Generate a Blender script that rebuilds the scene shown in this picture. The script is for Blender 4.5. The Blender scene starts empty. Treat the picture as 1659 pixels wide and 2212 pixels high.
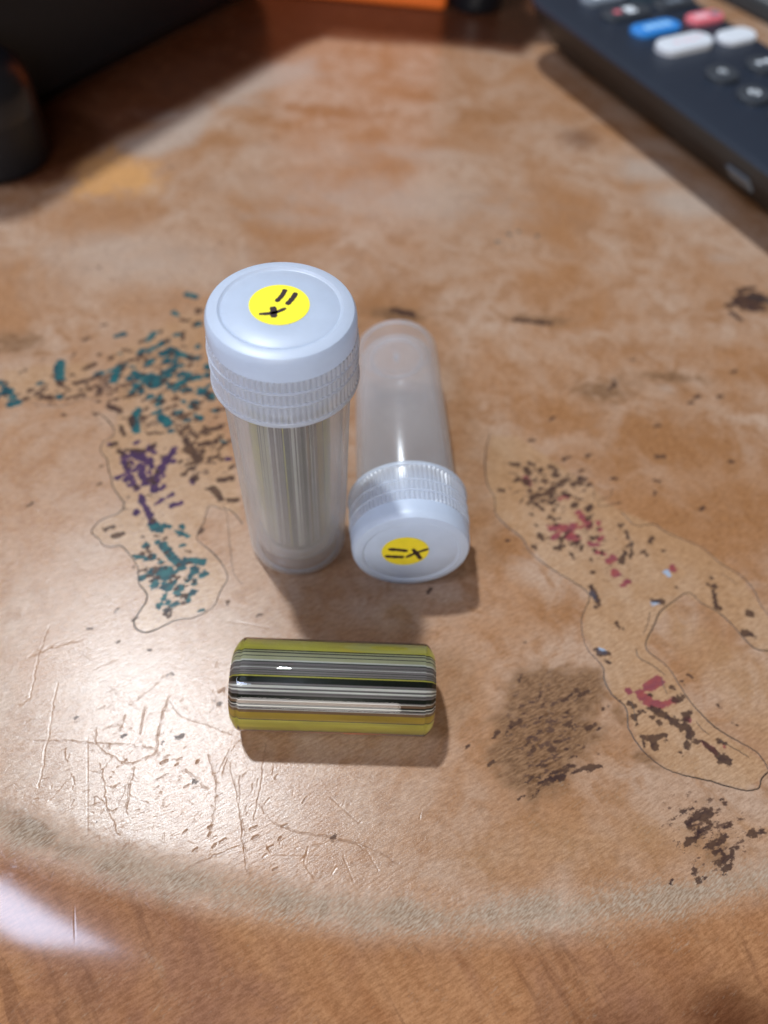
import bpy, bmesh, math, random
import numpy as np
from mathutils import Vector, Matrix
random.seed(7); rng = np.random.default_rng(7)
S = 0.01                                    # everything below is written in centimetres
sc = bpy.context.scene
C = sc.collection

# ------------------------------------------------------------------ camera
CX, CY, FPX = 829.5, 1106.0, 1660.0          # photograph measured at 1659 x 2212
PIT, ROL, CH = 0.6216, 0.084, 13.6725
cF = np.array([0, math.sin(PIT), -math.cos(PIT)])
_R = np.array([1., 0, 0]); _U = np.array([0, math.cos(PIT), math.sin(PIT)])
cR = math.cos(ROL)*_R + math.sin(ROL)*_U
cU = -math.sin(ROL)*_R + math.cos(ROL)*_U
cO = np.array([0, 0, CH])
def at(px, py, z=0.0):
    """where the sight line through a photo point meets the height z (cm)"""
    d = cF + cR*(px-CX)/FPX - cU*(py-CY)/FPX
    return cO + d*((z-cO[2])/d[2])
cam_d = bpy.data.cameras.new('camera'); cam = bpy.data.objects.new('camera', cam_d); C.objects.link(cam)
cam.matrix_world = Matrix(((cR[0], cU[0], -cF[0], 0), (cR[1], cU[1], -cF[1], 0), (cR[2], cU[2], -cF[2], CH*S), (0, 0, 0, 1)))
cam_d.sensor_fit = 'HORIZONTAL'; cam_d.sensor_width = 36; cam_d.lens = 36*FPX/1659
cam_d.clip_start = 0.002; cam_d.clip_end = 50
cam_d.dof.use_dof = True; cam_d.dof.focus_distance = 0.124; cam_d.dof.aperture_fstop = 13.5
sc.camera = cam

# ------------------------------------------------------------------ room light
w = bpy.data.worlds.new('World'); sc.world = w; w.use_nodes = True
bg = w.node_tree.nodes['Background']; bg.inputs[0].default_value = (1.0, 0.76, 0.58, 1); bg.inputs[1].default_value = 0.08
def lamp(name, loc, target, size, power, col, size_y=None):
    d = bpy.data.lights.new(name, 'AREA'); d.shape = 'DISK' if size_y is None else 'RECTANGLE'
    d.size = size*S; d.energy = power; d.color = col
    if size_y: d.size_y = size_y*S
    o = bpy.data.objects.new(name, d); C.objects.link(o)
    o.location = Vector(loc)*S
    o.rotation_euler = (Vector(target)-Vector(loc)).to_track_quat('-Z', 'Y').to_euler()
    return o
lamp('ceiling_lamp', (-1-.268*300, 6+.318*300, 300), (-1, 6, 0), 16, 110.0, (.88, .95, 1.0))
lamp('cool_lamp', (-4.6-.56*90, 1.7-.33*90, 90), (-4, 2, 0), 33, 5.6, (.66, .75, 1.0), 17)
lamp('front_fill', (-6, -126, 50), (0, 6, 3), 100, 14.5, (1.0, .94, .88), 62)  # soft fill added behind the viewer to brighten caps and tubes

sc.view_settings.view_transform = 'Standard'; sc.view_settings.look = 'None'
sc.view_settings.exposure = -0.14; sc.view_settings.gamma = 1.0
sc.render.engine = 'CYCLES'
sc.cycles.use_denoising = True
sc.cycles.max_bounces = 14; sc.cycles.transmission_bounces = 12; sc.cycles.transparent_max_bounces = 16
sc.cycles.sample_clamp_indirect = 4.0

# ------------------------------------------------------------------ helpers
def mat(name):
    m = bpy.data.materials.new(name); m.use_nodes = True
    return m, m.node_tree, m.node_tree.nodes['Principled BSDF']
def N(nt, t, **kw):
    n = nt.nodes.new(t)
    for k, v in kw.items():
        if k == 'ins':
            for a, b in v.items(): n.inputs[a].default_value = b
        else: setattr(n, k, v)
    return n
def L(nt, a, b): nt.links.new(a, b)
def math_(nt, op, a, b=None, c=None, clamp=False):
    n = nt.nodes.new('ShaderNodeMath'); n.operation = op; n.use_clamp = clamp
    for i, v in enumerate((a, b, c)):
        if v is None: continue
        if isinstance(v, (int, float)): n.inputs[i].default_value = v
        else: nt.links.new(v, n.inputs[i])
    return n.outputs[0]
def mixc(nt, f, a, b, mode='MIX'):
    n = nt.nodes.new('ShaderNodeMix'); n.data_type = 'RGBA'; n.blend_type = mode
    for i, v in ((0, f), (6, a), (7, b)):
        if isinstance(v, (int, float)): n.inputs[i].default_value = v
        elif isinstance(v, tuple): n.inputs[i].default_value = (*v, 1) if len(v) == 3 else v
        else: nt.links.new(v, n.inputs[i])
    return n.outputs[2]
def sstep(nt, v, a, b):
    n = nt.nodes.new('ShaderNodeMapRange'); n.interpolation_type = 'SMOOTHSTEP'
    nt.links.new(v, n.inputs[0]); n.inputs[1].default_value = a; n.inputs[2].default_value = b
    return n.outputs[0]
def simple(name, col, rough=.5, spec=.5, noise=None, coat=0, bump=0):
    """principled with a little procedural unevenness"""
    m, nt, b = mat(name)
    tc = N(nt, 'ShaderNodeTexCoord')
    no = N(nt, 'ShaderNodeTexNoise', ins={'Scale': 400.0, 'Detail': 4.0}); L(nt, tc.outputs['Object'], no.inputs['Vector'])
    k = noise if noise is not None else .12
    c2 = tuple(min(1, x*(1+k)) for x in col); c1 = tuple(x*(1-k) for x in col)
    L(nt, mixc(nt, no.outputs[0], c1, c2), b.inputs['Base Color'])
    b.inputs['Roughness'].default_value = rough; b.inputs['Specular IOR Level'].default_value = spec
    b.inputs['Coat Weight'].default_value = coat
    if bump:
        bp = N(nt, 'ShaderNodeBump', ins={'Strength': bump, 'Distance': .0002}); L(nt, no.outputs[0], bp.inputs['Height']); L(nt, bp.outputs[0], b.inputs['Normal'])
    return m
def mesh_obj(name, verts, faces, m=None, parent=None, smooth=False, sharp=None):
    me = bpy.data.meshes.new(name); me.from_pydata([tuple(np.array(v)*S) for v in verts], [], faces); me.update()
    o = bpy.data.objects.new(name, me); C.objects.link(o)
    if m: me.materials.append(m)
    if parent: o.parent = parent
    if smooth:
        me.polygons.foreach_set('use_smooth', [True]*len(me.polygons))
        if sharp is not None: me.set_sharp_from_angle(angle=math.radians(sharp))
    return o
def thing(name, label, cat, loc=(0, 0, 0), group=None):
    o = bpy.data.objects.new(name, None); C.objects.link(o); o.location = Vector(loc)*S
    o.empty_display_size = .01
    o['label'] = label; o['category'] = cat
    if group: o['group'] = group
    return o
def lathe(name, prof, seg, m, parent=None, rad=None, sharp=40, closed=False):
    """prof: list of (r, z); rad(i, theta, r) may change the radius"""
    V = []; F = []
    n = len(prof)
    for i, (r, z) in enumerate(prof):
        for k in range(seg):
            t = 2*math.pi*k/seg
            rr = rad(i, k, r) if rad else r
            V.append((rr*math.cos(t), rr*math.sin(t), z))
    for i in range(n if closed else n-1):
        j = (i+1) % n
        for k in range(seg):
            a, b = i*seg+k, i*seg+(k+1) % seg
            F.append((a, b, j*seg+(k+1) % seg, j*seg+k))
    if not closed:
        if prof[0][0] > 1e-4: F.append(tuple(reversed(range(seg))))
        if prof[-1][0] > 1e-4: F.append(tuple((n-1)*seg+k for k in range(seg)))
    o = mesh_obj(name, V, F, m, parent, True, sharp)
    if not closed and (prof[0][0] <= 1e-4 or prof[-1][0] <= 1e-4):
        bm = bmesh.new(); bm.from_mesh(o.data); bmesh.ops.remove_doubles(bm, verts=bm.verts, dist=1e-7); bm.to_mesh(o.data); bm.free()
    return o
def tube(name, pts, r, m, parent=None, seg=6):
    """pts (n,3) in cm, r scalar or list"""
    pts = np.array(pts, float); n = len(pts)
    r = np.full(n, r) if np.isscalar(r) else np.array(r)
    V = []; F = []
    for i in range(n):
        t = pts[min(i+1, n-1)]-pts[max(i-1, 0)]; t /= np.linalg.norm(t)+1e-12
        a = np.cross(t, [0, 0, 1]); a /= np.linalg.norm(a)+1e-12; b = np.cross(a, t)
        for k in range(seg):
            th = 2*math.pi*k/seg
            V.append(pts[i]+r[i]*(math.cos(th)*a+math.sin(th)*b))
    for i in range(n-1):
        for k in range(seg):
            F.append((i*seg+k, i*seg+(k+1) % seg, (i+1)*seg+(k+1) % seg, (i+1)*seg+k))
    F.append(tuple(reversed(range(seg)))); F.append(tuple((n-1)*seg+k for k in range(seg)))
    return mesh_obj(name, V, F, m, parent, True)
def resample(p, step, jitter=0.0):
    """Catmull-Rom through p, evenly spaced"""
    p = np.array(p, float); q = np.vstack([2*p[0]-p[1], p, 2*p[-1]-p[-2]]); out = []
    for i in range(1, len(q)-2):
        n = max(2, int(np.linalg.norm(q[i+1]-q[i])/step))
        for t in np.linspace(0, 1, n, endpoint=False):
            out.append(.5*((2*q[i])+(-q[i-1]+q[i+1])*t+(2*q[i-1]-5*q[i]+4*q[i+1]-q[i+2])*t*t+(-q[i-1]+3*q[i]-3*q[i+1]+q[i+2])*t**3))
    out.append(q[-2]); out = np.array(out)
    if jitter: out[:, :2] += rng.normal(0, jitter, (len(out), 2))
    return out

# photo crops the marks on the table were read from: (scale, dx, dy) to the 1659-wide frame
C5 = (.3784, 0, 567); C7 = (.2197, 189, 891); C4 = (.179, 216, 594); C6 = (.3978, 999, 918)
CS = (.3255, 0, 1350); CB = (.5534, 0, 1296); C8 = (.5117, 810, 1566); C0 = (1., 0, 0)
def pxy(crop, pts): return [(p[0]*crop[0]+crop[1], p[1]*crop[0]+crop[2]) for p in pts]
def tw(crop, pts): return np.array([at(x, y)[:2] for x, y in pxy(crop, pts)])

# ------------------------------------------------------------------ wooden table
def axis_lines(lo, a, b, hi, fine, grow=1.06, mx=.6):
    mid = list(np.arange(a, b, fine)); out = mid[:]
    s = fine; x = b
    while x < hi: out.append(x); s = min(s*grow, mx); x += s
    out.append(hi)
    s = fine; x = a; pre = []
    while x > lo: 
        s = min(s*grow, mx); x -= s; pre.append(max(x, lo))
    return np.array(sorted(set(pre))+sorted(set(out)))
gx = np.unique(np.round(np.concatenate([axis_lines(-27, -6.4, 1.2, 27, .013, 1.03), []]), 5)); gx = gx[gx < 1.2]; gx = np.concatenate([gx, np.arange(1.2, 7.6, .021), axis_lines(-27, 0, 7.6, 27, .021, 1.03)[-1:]*0+7.6]); tail = axis_lines(-27, 0, 7.6, 27, .021, 1.03); gx = np.unique(np.concatenate([gx, tail[tail > 7.62]]))
gy0 = axis_lines(-2.6, -.2, 10.2, 50, .021, 1.012, .5); gy = np.unique(np.concatenate([gy0[(gy0 < .6) | (gy0 > 4.9)], np.arange(.61, 4.89, .013)]))
X, Y = np.meshgrid(gx, gy)
nx, ny = len(gx), len(gy)
def fld(): return np.zeros((ny, nx), np.float32)
def window(P, pad):
    x0, y0 = P.min(0)-pad; x1, y1 = P.max(0)+pad
    return (slice(max(0, np.searchsorted(gy, y0)-1), np.searchsorted(gy, y1)+1), slice(max(0, np.searchsorted(gx, x0)-1), np.searchsorted(gx, x1)+1))
def segdist(xs, ys, P):
    d = np.full(xs.shape, 1e9)
    for a, b in zip(P[:-1], P[1:]):
        ab = b-a; l2 = ab@ab+1e-12
        t = np.clip(((xs-a[0])*ab[0]+(ys-a[1])*ab[1])/l2, 0, 1)
        d = np.minimum(d, np.hypot(xs-a[0]-t*ab[0], ys-a[1]-t*ab[1]))
    return d
def polysdf(P, pad):
    wdw = window(P, pad); xs, ys = X[wdw], Y[wdw]
    d = segdist(xs, ys, np.vstack([P, P[:1]]))
    ins = np.zeros(xs.shape, bool)
    j = len(P)-1
    for i in range(len(P)):
        xi, yi = P[i]; xj, yj = P[j]
        c = ((yi > ys) != (yj > ys)) & (xs < (xj-xi)*(ys-yi)/(yj-yi+1e-12)+xi); ins ^= c; j = i
    return wdw, np.where(ins, d, -d)
def region(F, crop, pts, soft, val=1.0):
    P = tw(crop, pts); wdw, s = polysdf(P, soft*1.5)
    m = np.clip(.5+s/(2*soft), 0, 1); m = m*m*(3-2*m)*val
    F[wdw] = np.maximum(F[wdw], m)
SD = .30
def pscale(x, y):                                 # cm per frame pixel at a photo point
    p = at(x, y); return ((p-cO)@cF)/FPX
def stroke(F, crop, width, pts, val=1.0):
    P = tw(crop, pts); x, y = pxy(crop, pts)[0]
    if len(P) == 1: P = np.vstack([P, P+1e-3])
    r = width*crop[0]*pscale(x, y)/2
    wdw = window(P, r+SD*.6)
    d = segdist(X[wdw], Y[wdw], P)
    F[wdw] = np.maximum(F[wdw], np.clip(.5+(r-d)/SD, 0, 1)*val)
def blob(F, crop, c, rx, ry, val, ang=0.0):
    p = tw(crop, [c])[0]; x, y = pxy(crop, [c])[0]; k = crop[0]*pscale(x, y); rx *= k; ry *= k
    wdw = window(np.array([p]), 3*max(rx, ry)); u = X[wdw]-p[0]; v = Y[wdw]-p[1]
    ca, sa = math.cos(ang), math.sin(ang)
    g = np.exp(-((u*ca+v*sa)/rx)**2-((-u*sa+v*ca)/ry)**2)*val
    F[wdw] = np.maximum(F[wdw], g) if val > 0 else F[wdw]+g
Zt = fld()
def groove(crop, width, pts, depth=.010, dirt=.7, rag=0.0):
    P = resample(tw(crop, pts), .06) if len(pts) > 2 else tw(crop, pts)
    if len(pts) > 2 and rag: P = P+rng.normal(0, rag, P.shape)
    x, y = pxy(crop, pts)[0]; r = max(.013, .62*width*crop[0]*pscale(x, y)/2)
    wdw = window(P, r*4); d = segdist(X[wdw], Y[wdw], P)
    g = np.exp(-(d/r)**2); br = .35+.65*NZ[wdw]
    depth = depth*.40; r *= .8; Zt[wdw] += (-depth*g+depth*.28*np.exp(-((d-1.9*r)/(.8*r))**2))*br
    DIRT[wdw] = np.maximum(DIRT[wdw], g*dirt*br)
# a smooth random field on the grid for broken strokes
def nfield(step, seed):
    r = np.random.default_rng(seed); cx = int(60/step)+3; cy = int(60/step)+3; g = r.random((cy, cx))
    u = (X+28)/step; v = (Y+4)/step; i = np.floor(u).astype(int); j = np.floor(v).astype(int); fu = u-i; fv = v-j
    fu = fu*fu*(3-2*fu); fv = fv*fv*(3-2*fv)
    return (g[j, i]*(1-fu)*(1-fv)+g[j, i+1]*fu*(1-fv)+g[j+1, i]*(1-fu)*fv+g[j+1, i+1]*fu*fv).astype(np.float32)
NZ = nfield(.09, 1)
DIRT = fld(); TEAL = fld(); PURP = fld(); BLK = fld(); RED = fld()
ORG = fld(); STAIN = fld(); BAND = fld(); INLAY = fld(); PALE = fld(); SPECK = fld(); SIDE = fld(); YEL = fld(); BLUE = fld()

# -- worn grey band that follows the rounded rim, the rim below it falls away
up = [(0,1739),(110,1777),(221,1827),(387,1858),(498,1880),(664,1916),(810,1936),(918,1946),(1015,1945),(1270,1924),(1475,1899),(1659,1863),(1900,1800)]
lo = [(1900,1850),(1659,1919),(1500,1962),(1347,2001),(1168,2011),(912,2014),(775,2016),(553,1971),(387,1938),(249,1905),(110,1855),(0,1815),(-300,1700)]
region(BAND, C0, [(-300,1640)]+up+lo, .34, .92); BAND *= .62+.6*nfield(.9, 21)
mid = np.array([at(x, y)[:2] for x, y in [(-500,1600),(-200,1700),(0,1782),(110,1818),(387,1900),(553,1940),(775,1975),(1000,1985),(1168,1980),(1347,1965),(1500,1930),(1659,1890),(1900,1830),(2300,1720)]])
ylo = np.interp(gx, mid[:, 0], mid[:, 1]); ylo = np.convolve(np.pad(ylo, 30, mode='edge'), np.ones(61)/61, 'valid')
s = ylo[None, :]-Y                                   # distance below the rim line
s2 = np.clip(s+.25, 0, None)
Zt -= .07*s2**2*np.clip((X-1.5)/5, 0, 1); Zt -= (.085*s2**2)*(s2 < 2.2)+np.where(s2 >= 2.2, .41+.374*(s2-2.2)+.55*np.clip(s2-2.4, 0, None)**2, 0)
SIDE += np.clip((s-.10)/.45, 0, 1)
edge_y = None
bb = np.exp(-(s/.38)**2)
Zt += bb*(nfield(.16, 5)-.5)*.014 + bb*(nfield(.05, 6)-.5)*.007
Zt += (nfield(1.7, 8)-.5)*.03*np.clip(1-np.hypot((X-.3)/7, (Y-6.5)/5), 0, 1)*0

# -- patches of colour in the burl
for c, rx, ry, v in [((1050,250),90,45,.8),((900,210),70,35,.7),((700,240),150,45,.75),((1080,130),60,30,.5),((560,260),110,40,.5),((1250,480),120,70,.55),((1180,640),140,70,.45),
        ((1150,500),90,50,.45),((1350,760),200,60,.6),((1550,680),120,60,.6),((1200,900),180,80,.7),((1450,950),250,120,.9),((1300,1000),160,80,.7),((1600,1100),150,120,.8),((1090,1180),70,90,.75),
        ((1200,1330),90,60,.7),((1040,1130),60,90,.6),((1150,800),90,40,.5),((880,620),90,50,.3),((30,760),110,70,.5),((120,1300),150,90,.25),((560,1150),60,70,.45),((150,980),160,70,.2),
        ((1330,1590),90,120,.5),((1250,1750),160,60,.35),((1450,1120),90,40,.6),((1650,820),110,60,.7),((1480,2000),300,60,.3),((60,1560),90,140,.3),((1500,850),160,40,.6),((1000,960),60,60,.4),((1500,1150),420,420,.5),((1150,1500),300,400,.3),((1400,900),400,200,.5),((1300,1900),400,160,.3)]:
    blob(ORG, C0, c, rx, ry, v)
for c, rx, ry, v in [((350,250),90,40,.9),((500,215),90,35,.7),((870,330),220,60,.5),((960,480),180,60,.4),((620,470),200,60,.5),((1400,370),90,60,.9),((1480,440),110,70,.8),((1560,560),60,30,.5),
        ((760,560),60,40,.3),((540,470),120,50,.35),((130,640),160,60,.3),((1440,840),30,20,.6),((1320,880),40,25,.3),((1530,1340),60,40,.3),((200,1180),70,25,.4),((160,1020),40,20,.3),((820,1760),160,70,.2),((850,430),420,120,.6),((300,560),330,140,.55),((700,330),200,80,.4)]:
    blob(PALE, C0, c, rx, ry, v)
region(YEL, C0, [(150,405),(170,350),(240,320),(290,345),(330,350),(345,375),(330,412),(230,420),(160,420)], 1.3)
region(PALE, C0, [(250,312),(330,280),(440,215),(470,240),(420,310),(340,340),(290,340)], .8)
region(PALE, C0, [(460,215),(560,140),(680,125),(690,160),(600,190),(470,240)], .8, .9)
DEEP_SHADE = fld(); region(DEEP_SHADE, C0, [(-400,430),(100,400),(140,392),(175,350),(260,300),(430,213),(560,140),(650,95),(700,84),(960,100),(1130,120),(1180,60),(1200,-100),(-600,-100)], .7)  # dark red wood that also paints in the shade of case and box
blob(DEEP_SHADE, C0, (1620,2200), 170, 90, .75); blob(DEEP_SHADE, C0, (1380,2230), 220, 60, .5); blob(DEEP_SHADE, C0, (760,2230), 130, 40, .35); blob(DEEP_SHADE, C0, (1250,300), 60, 60, .55)  # lower-right blobs put the falloff of light into the wood colour
# inlaid lighter areas on left and right, inside the seams
region(INLAY, C7, [(255,240),(150,300),(130,380),(200,500),(250,740),(355,880),(280,1000),(60,1130),(45,1190),(150,1300),(330,1310),(400,1380),(500,1560),(505,1680),(585,1830),(455,2060),(510,2150),(600,2160),(880,2040),(1150,1970),(1270,1850),(1370,1650),(1310,1470),(1085,1260),(1080,1200),(1190,930),(1500,1000),(1480,700),(1350,200),(900,0),(300,0)], .12)
region(INLAY, C6, [(150,60),(130,300),(180,480),(320,610),(480,780),(680,910),(650,1120),(760,1310),(810,1460),(890,1540),(950,1730),(1110,1870),(1330,1930),(1540,1985),(1650,1890),(1640,1830),(1370,1640),(1190,1430),(1120,1320),(1000,1220),(1040,1090),(1200,920),(1300,970),(1460,1080),(1590,1215),(1700,1250),(1700,1100),(1620,980),(1500,810),(1290,660),(1040,540),(800,435),(700,330),(500,200),(300,60)], .10)
region(INLAY, C0, [(1440,1290),(1659,1420),(1800,1500),(1800,1750),(1659,1640),(1560,1560),(1480,1440),(1410,1370)], .5, .6)
region(INLAY, C0, [(1000,1800),(1200,1740),(1400,1720),(1659,1740),(1800,1760),(1800,1840),(1475,1890),(1270,1915),(1050,1930),(900,1900)], 1.0, .55)
region(INLAY, C0, [(0,800),(60,790),(200,780),(200,860),(60,868),(0,870)], .2, .8)
region(INLAY, C0, [(230,760),(450,640),(470,900),(330,960),(240,890)], .5, .7)
# dark stained knot bottom right of the glass rod and smaller brown stains
region(STAIN, C6, [(270,1350),(400,1320),(640,1335),(750,1340),(775,1430),(740,1500),(700,1600),(760,1650),(640,1800),(600,1880),(480,2000),(360,2060),(250,1960),(190,1860),(160,1750),(160,1600),(240,1500)], .42, .95)
blob(STAIN, C6, (560,1440), 260, 90, .45); blob(STAIN, C6, (1010,1820), 60, 110, .6, .9); blob(STAIN, C6, (850,1590), 60, 130, .5, .5); blob(STAIN, C6, (1330,1030), 90, 60, .35); blob(STAIN, C6, (1480,1150),130,60,.35)
for c, rx, ry, v in [((860,680),60,24,.95),((1160,690),70,18,.8),((1300,845),75,30,.75),((1450,815),100,18,.7),((1370,830),130,40,.4),((40,740),70,45,.65),((1000,430),120,16,.2),((1240,380),60,14,.2),
        ((1500,1790),30,45,.5),((1560,1840),40,40,.55),((1540,1740),60,40,.3),((1630,650),60,40,.65),((590,1250),60,40,.1),((1180,270),100,30,.15),((700,520),60,10,.15),((640,600),50,14,.2),((1350,520),120,25,.25),((1330,1230),80,30,.2)]:
    blob(STAIN, C0, c, rx, ry, v)
blob(SPECK, C5, (700,690), 420, 90, 1.0); blob(SPECK, C5, (950,560), 300, 190, .9); blob(SPECK, C5, (900,900), 330, 120, .9); blob(SPECK, C5, (200,760), 240, 40, .9); blob(SPECK, C5, (1150,1150), 200, 200, .7); blob(SPECK, C5, (800,1400),260,200,.55)
blob(SPECK, C6, (480,330), 300, 200, .8); blob(SPECK, C6, (620,620), 320, 160, .7); blob(SPECK, C6, (860,800), 200, 140, .5); blob(SPECK, C6, (1200,1000), 400, 300, .3)
blob(SPECK, C6, (450,1650), 260, 330, .8); blob(SPECK, C0, (1530,1790), 110, 90, .8); blob(SPECK, C0, (1620,650), 60, 40, .9); blob(SPECK, C0, (1110,530), 60, 40, .5)

for c, rx, ry, v in [((60,1790),150,30,.7),((250,1880),140,28,.5),((420,1920),100,22,.3),((760,1985),120,16,.25)]: blob(STAIN, C0, c, rx, ry, v, -.35)
# -- paint and ink marks
TL = [(110,[(880,680)]),(50,[(960,640)]),(34,[(820,650),(765,632)]),(42,[(1000,700),(1060,675),(1125,655)]),(40,[(1010,700)]),(40,[(690,590),(665,630),(650,675)]),(18,[(720,575),(640,615),(545,640)]),(44,[(930,520),(975,500),(1030,525)]),
 (26,[(850,505),(900,475),(955,450)]),(32,[(1055,535),(1100,548)]),(40,[(1180,640)]),(60,[(1150,735)]),(55,[(1205,765)]),(46,[(1110,805)]),(34,[(1230,845)]),(28,[(1120,875),(1145,888)]),(40,[(785,845),(762,900),(780,960)]),
 (52,[(925,885),(955,915)]),(22,[(880,860),(915,845)]),(50,[(343,575),(343,660)]),(34,[(340,765)]),(20,[(222,692),(240,690)]),(46,[(30,740),(55,735)]),(40,[(60,810),(100,800)]),(28,[(0,690)]),(32,[(1070,180),(1115,195)]),(26,[(990,285),(1015,298)]),
 (50,[(875,1500),(905,1520)]),(20,[(930,1500),(970,1512)]),(24,[(1040,1508)]),(20,[(1010,1538),(1075,1562)]),(40,[(940,1615),(965,1670),(1005,1710)]),(34,[(870,1680)]),(96,[(945,1775)]),(34,[(1000,1700),(1040,1740)]),
 (34,[(1065,1705),(1110,1700),(1155,1712)]),(50,[(1105,1765)]),(30,[(1150,1790),(1175,1775)]),(30,[(1110,1830)]),(54,[(960,1850)]),(44,[(1030,1860)]),(24,[(960,1940)]),(30,[(955,1985)]),(14,[(770,1680),(860,1690)]),(30,[(1180,590)]),(26,[(1130,480)]),(30,[(850,770)]),(30,[(740,660)])]
for wd, p in TL: stroke(TEAL, C5, wd, p)
for wd, p in [(66,[(800,1105)]),(36,[(760,1085),(850,1140)]),(24,[(880,1085)]),(36,[(800,1160),(830,1255)]),(28,[(850,1200)]),(26,[(1005,1060),(975,1100)]),(42,[(960,1115),(915,1190),(885,1260)]),(38,[(880,1270),(885,1300)]),(24,[(705,1110),(740,1210),(780,1290)]),
 (26,[(805,1330),(830,1400),(868,1475)]),(32,[(780,1422)]),(26,[(985,1390),(1030,1375)]),(12,[(890,1375),(985,1325)]),(24,[(1300,1120)]),(16,[(760,1150),(700,1080)]),(30,[(1100,1245)])]: stroke(PURP, C5, wd, p)
for wd, p in [(32,[(625,820),(680,845)]),(30,[(755,880),(750,925)]),(22,[(1150,970),(1200,955),(1265,938)]),(34,[(1060,1010),(1085,1055),(1105,1090)]),(54,[(1130,1122)]),(24,[(1140,1045),(1190,1030),(1240,1030)]),(44,[(1112,1232)]),(22,[(1055,1210)]),
 (28,[(1215,1290),(1262,1345)]),(26,[(1250,1242),(1290,1242)]),(26,[(1325,1236)]),(16,[(1030,975),(1075,930)]),(12,[(690,940),(710,985)]),(20,[(680,1075),(700,1090)]),(13,[(715,1072),(770,1070),(820,1072)]),(16,[(410,640)]),(16,[(480,610),(545,580)]),(16,[(430,690),(520,668),(560,650)]),
 (16,[(380,715)]),(22,[(515,720)]),(28,[(570,722)]),(14,[(630,725)]),(20,[(235,770),(280,762)]),(16,[(140,778),(160,776)]),(15,[(700,498),(720,502)]),(20,[(635,545)]),(20,[(920,397)]),(14,[(1045,400),(1045,440)]),(18,[(1030,325),(1080,335)]),(40,[(1130,275)]),(12,[(720,565),(775,555)]),(14,[(830,558)]),
 (10,[(600,1528),(645,1508)]),(14,[(650,1560),(705,1545)]),(9,[(840,975),(925,975)]),(40,[(340,690)]),(26,[(880,1262)]),(26,[(1055,1905)]),(24,[(975,520)]),(20,[(1070,545)]),(16,[(775,1280)]),(16,[(870,1470)]),(22,[(1100,812)]),(20,[(1245,838)]),(14,[(1200,840)]),(10,[(1260,930),(1280,925)]),
 (30,[(960,1985)]),(12,[(945,2005)]),(16,[(905,1800)]),(12,[(1050,1940)]),(14,[(1105,1820)]),(16,[(1310,1355),(1350,1358)]),(20,[(640,1045),(660,1030)]),(14,[(450,760),(480,758)])]: stroke(BLK, C5, wd, p)
for wd, p in [(14,[(265,212),(305,215)]),(26,[(345,240),(360,260)]),(22,[(345,300),(350,320)]),(16,[(355,205),(385,215)]),(18,[(375,400),(395,380),(425,382)]),(14,[(385,425),(440,460)]),(16,[(450,380),(490,340)]),(14,[(490,380),(475,395)]),(12,[(500,340),(560,300),(590,290)]),(14,[(600,325),(640,295)]),(20,[(550,375),(575,380)]),
 (14,[(480,230),(500,235)]),(36,[(608,435)]),(22,[(675,465),(695,440)]),(14,[(205,350),(220,355)]),(14,[(370,485)]),(12,[(415,592),(440,625)]),(14,[(500,665),(525,662)]),(10,[(540,655),(555,650)]),(14,[(590,650),(630,635)]),(12,[(590,700),(603,722)]),(18,[(885,690),(862,745)]),(8,[(890,580),(900,620)]),(8,[(925,640),(910,720)]),
 (26,[(700,885),(735,960)]),(10,[(720,985)]),(20,[(1040,955),(1080,960)]),(12,[(1000,708)]),(12,[(1090,683)]),(12,[(1018,632)]),(14,[(1165,880)]),(12,[(1335,872),(1370,876)]),(16,[(1360,905),(1372,950),(1380,985),(1395,1000)]),(32,[(1560,1025)]),(20,[(1530,1130),(1575,1142)]),(14,[(730,1215),(745,1245),(790,1240)]),(16,[(785,1285),(800,1292)]),(10,[(840,1080),(850,1095)]),(8,[(870,1100)]),
 (22,[(1150,1495),(1180,1490)]),(30,[(1040,1545),(1090,1570),(1160,1620)]),(40,[(1225,1650),(1235,1690)]),(16,[(1220,1720),(1218,1755)]),(20,[(1190,1650),(1220,1580)]),(30,[(1030,1700),(1035,1750)]),(14,[(1045,1700),(1095,1680)]),(14,[(1310,1720),(1350,1765),(1390,1785)]),(44,[(1400,1810),(1440,1820)]),(16,[(1400,1720),(1430,1735)]),(10,[(900,1500),(930,1530)]),(8,[(940,1570),(945,1620)]),(10,[(380,655),(400,668)]),(8,[(710,800)]),(12,[(1350,830)])]: stroke(BLK, C6, wd, p)
for wd, p in [(30,[(480,560),(560,555)]),(34,[(585,590)]),(20,[(600,545),(620,540)]),(30,[(635,480),(650,510),(690,540)]),(24,[(345,290),(355,320)]),(16,[(530,400),(570,385)]),(36,[(1140,780)]),(30,[(800,745),(820,720)]),(46,[(830,805)]),(18,[(730,690),(765,700)]),(14,[(690,645),(730,650)]),(46,[(1010,1425),(1060,1385)]),(44,[(970,1465),(1010,1490)]),
 (30,[(1000,1510),(1080,1520)]),(24,[(1090,1520),(1150,1495)]),(20,[(1225,1600)]),(12,[(1310,1725),(1370,1775)]),(14,[(1420,1740)]),(22,[(900,1440)]),(16,[(900,850),(870,870)])]: stroke(RED, C6, wd, p)
for wd, p in [(22,[(1110,800),(1125,815)]),(24,[(1040,970),(1055,965)]),(26,[(745,1220),(765,1232)]),(12,[(700,900),(725,950)])]: stroke(BLUE, C6, wd, p)
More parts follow.
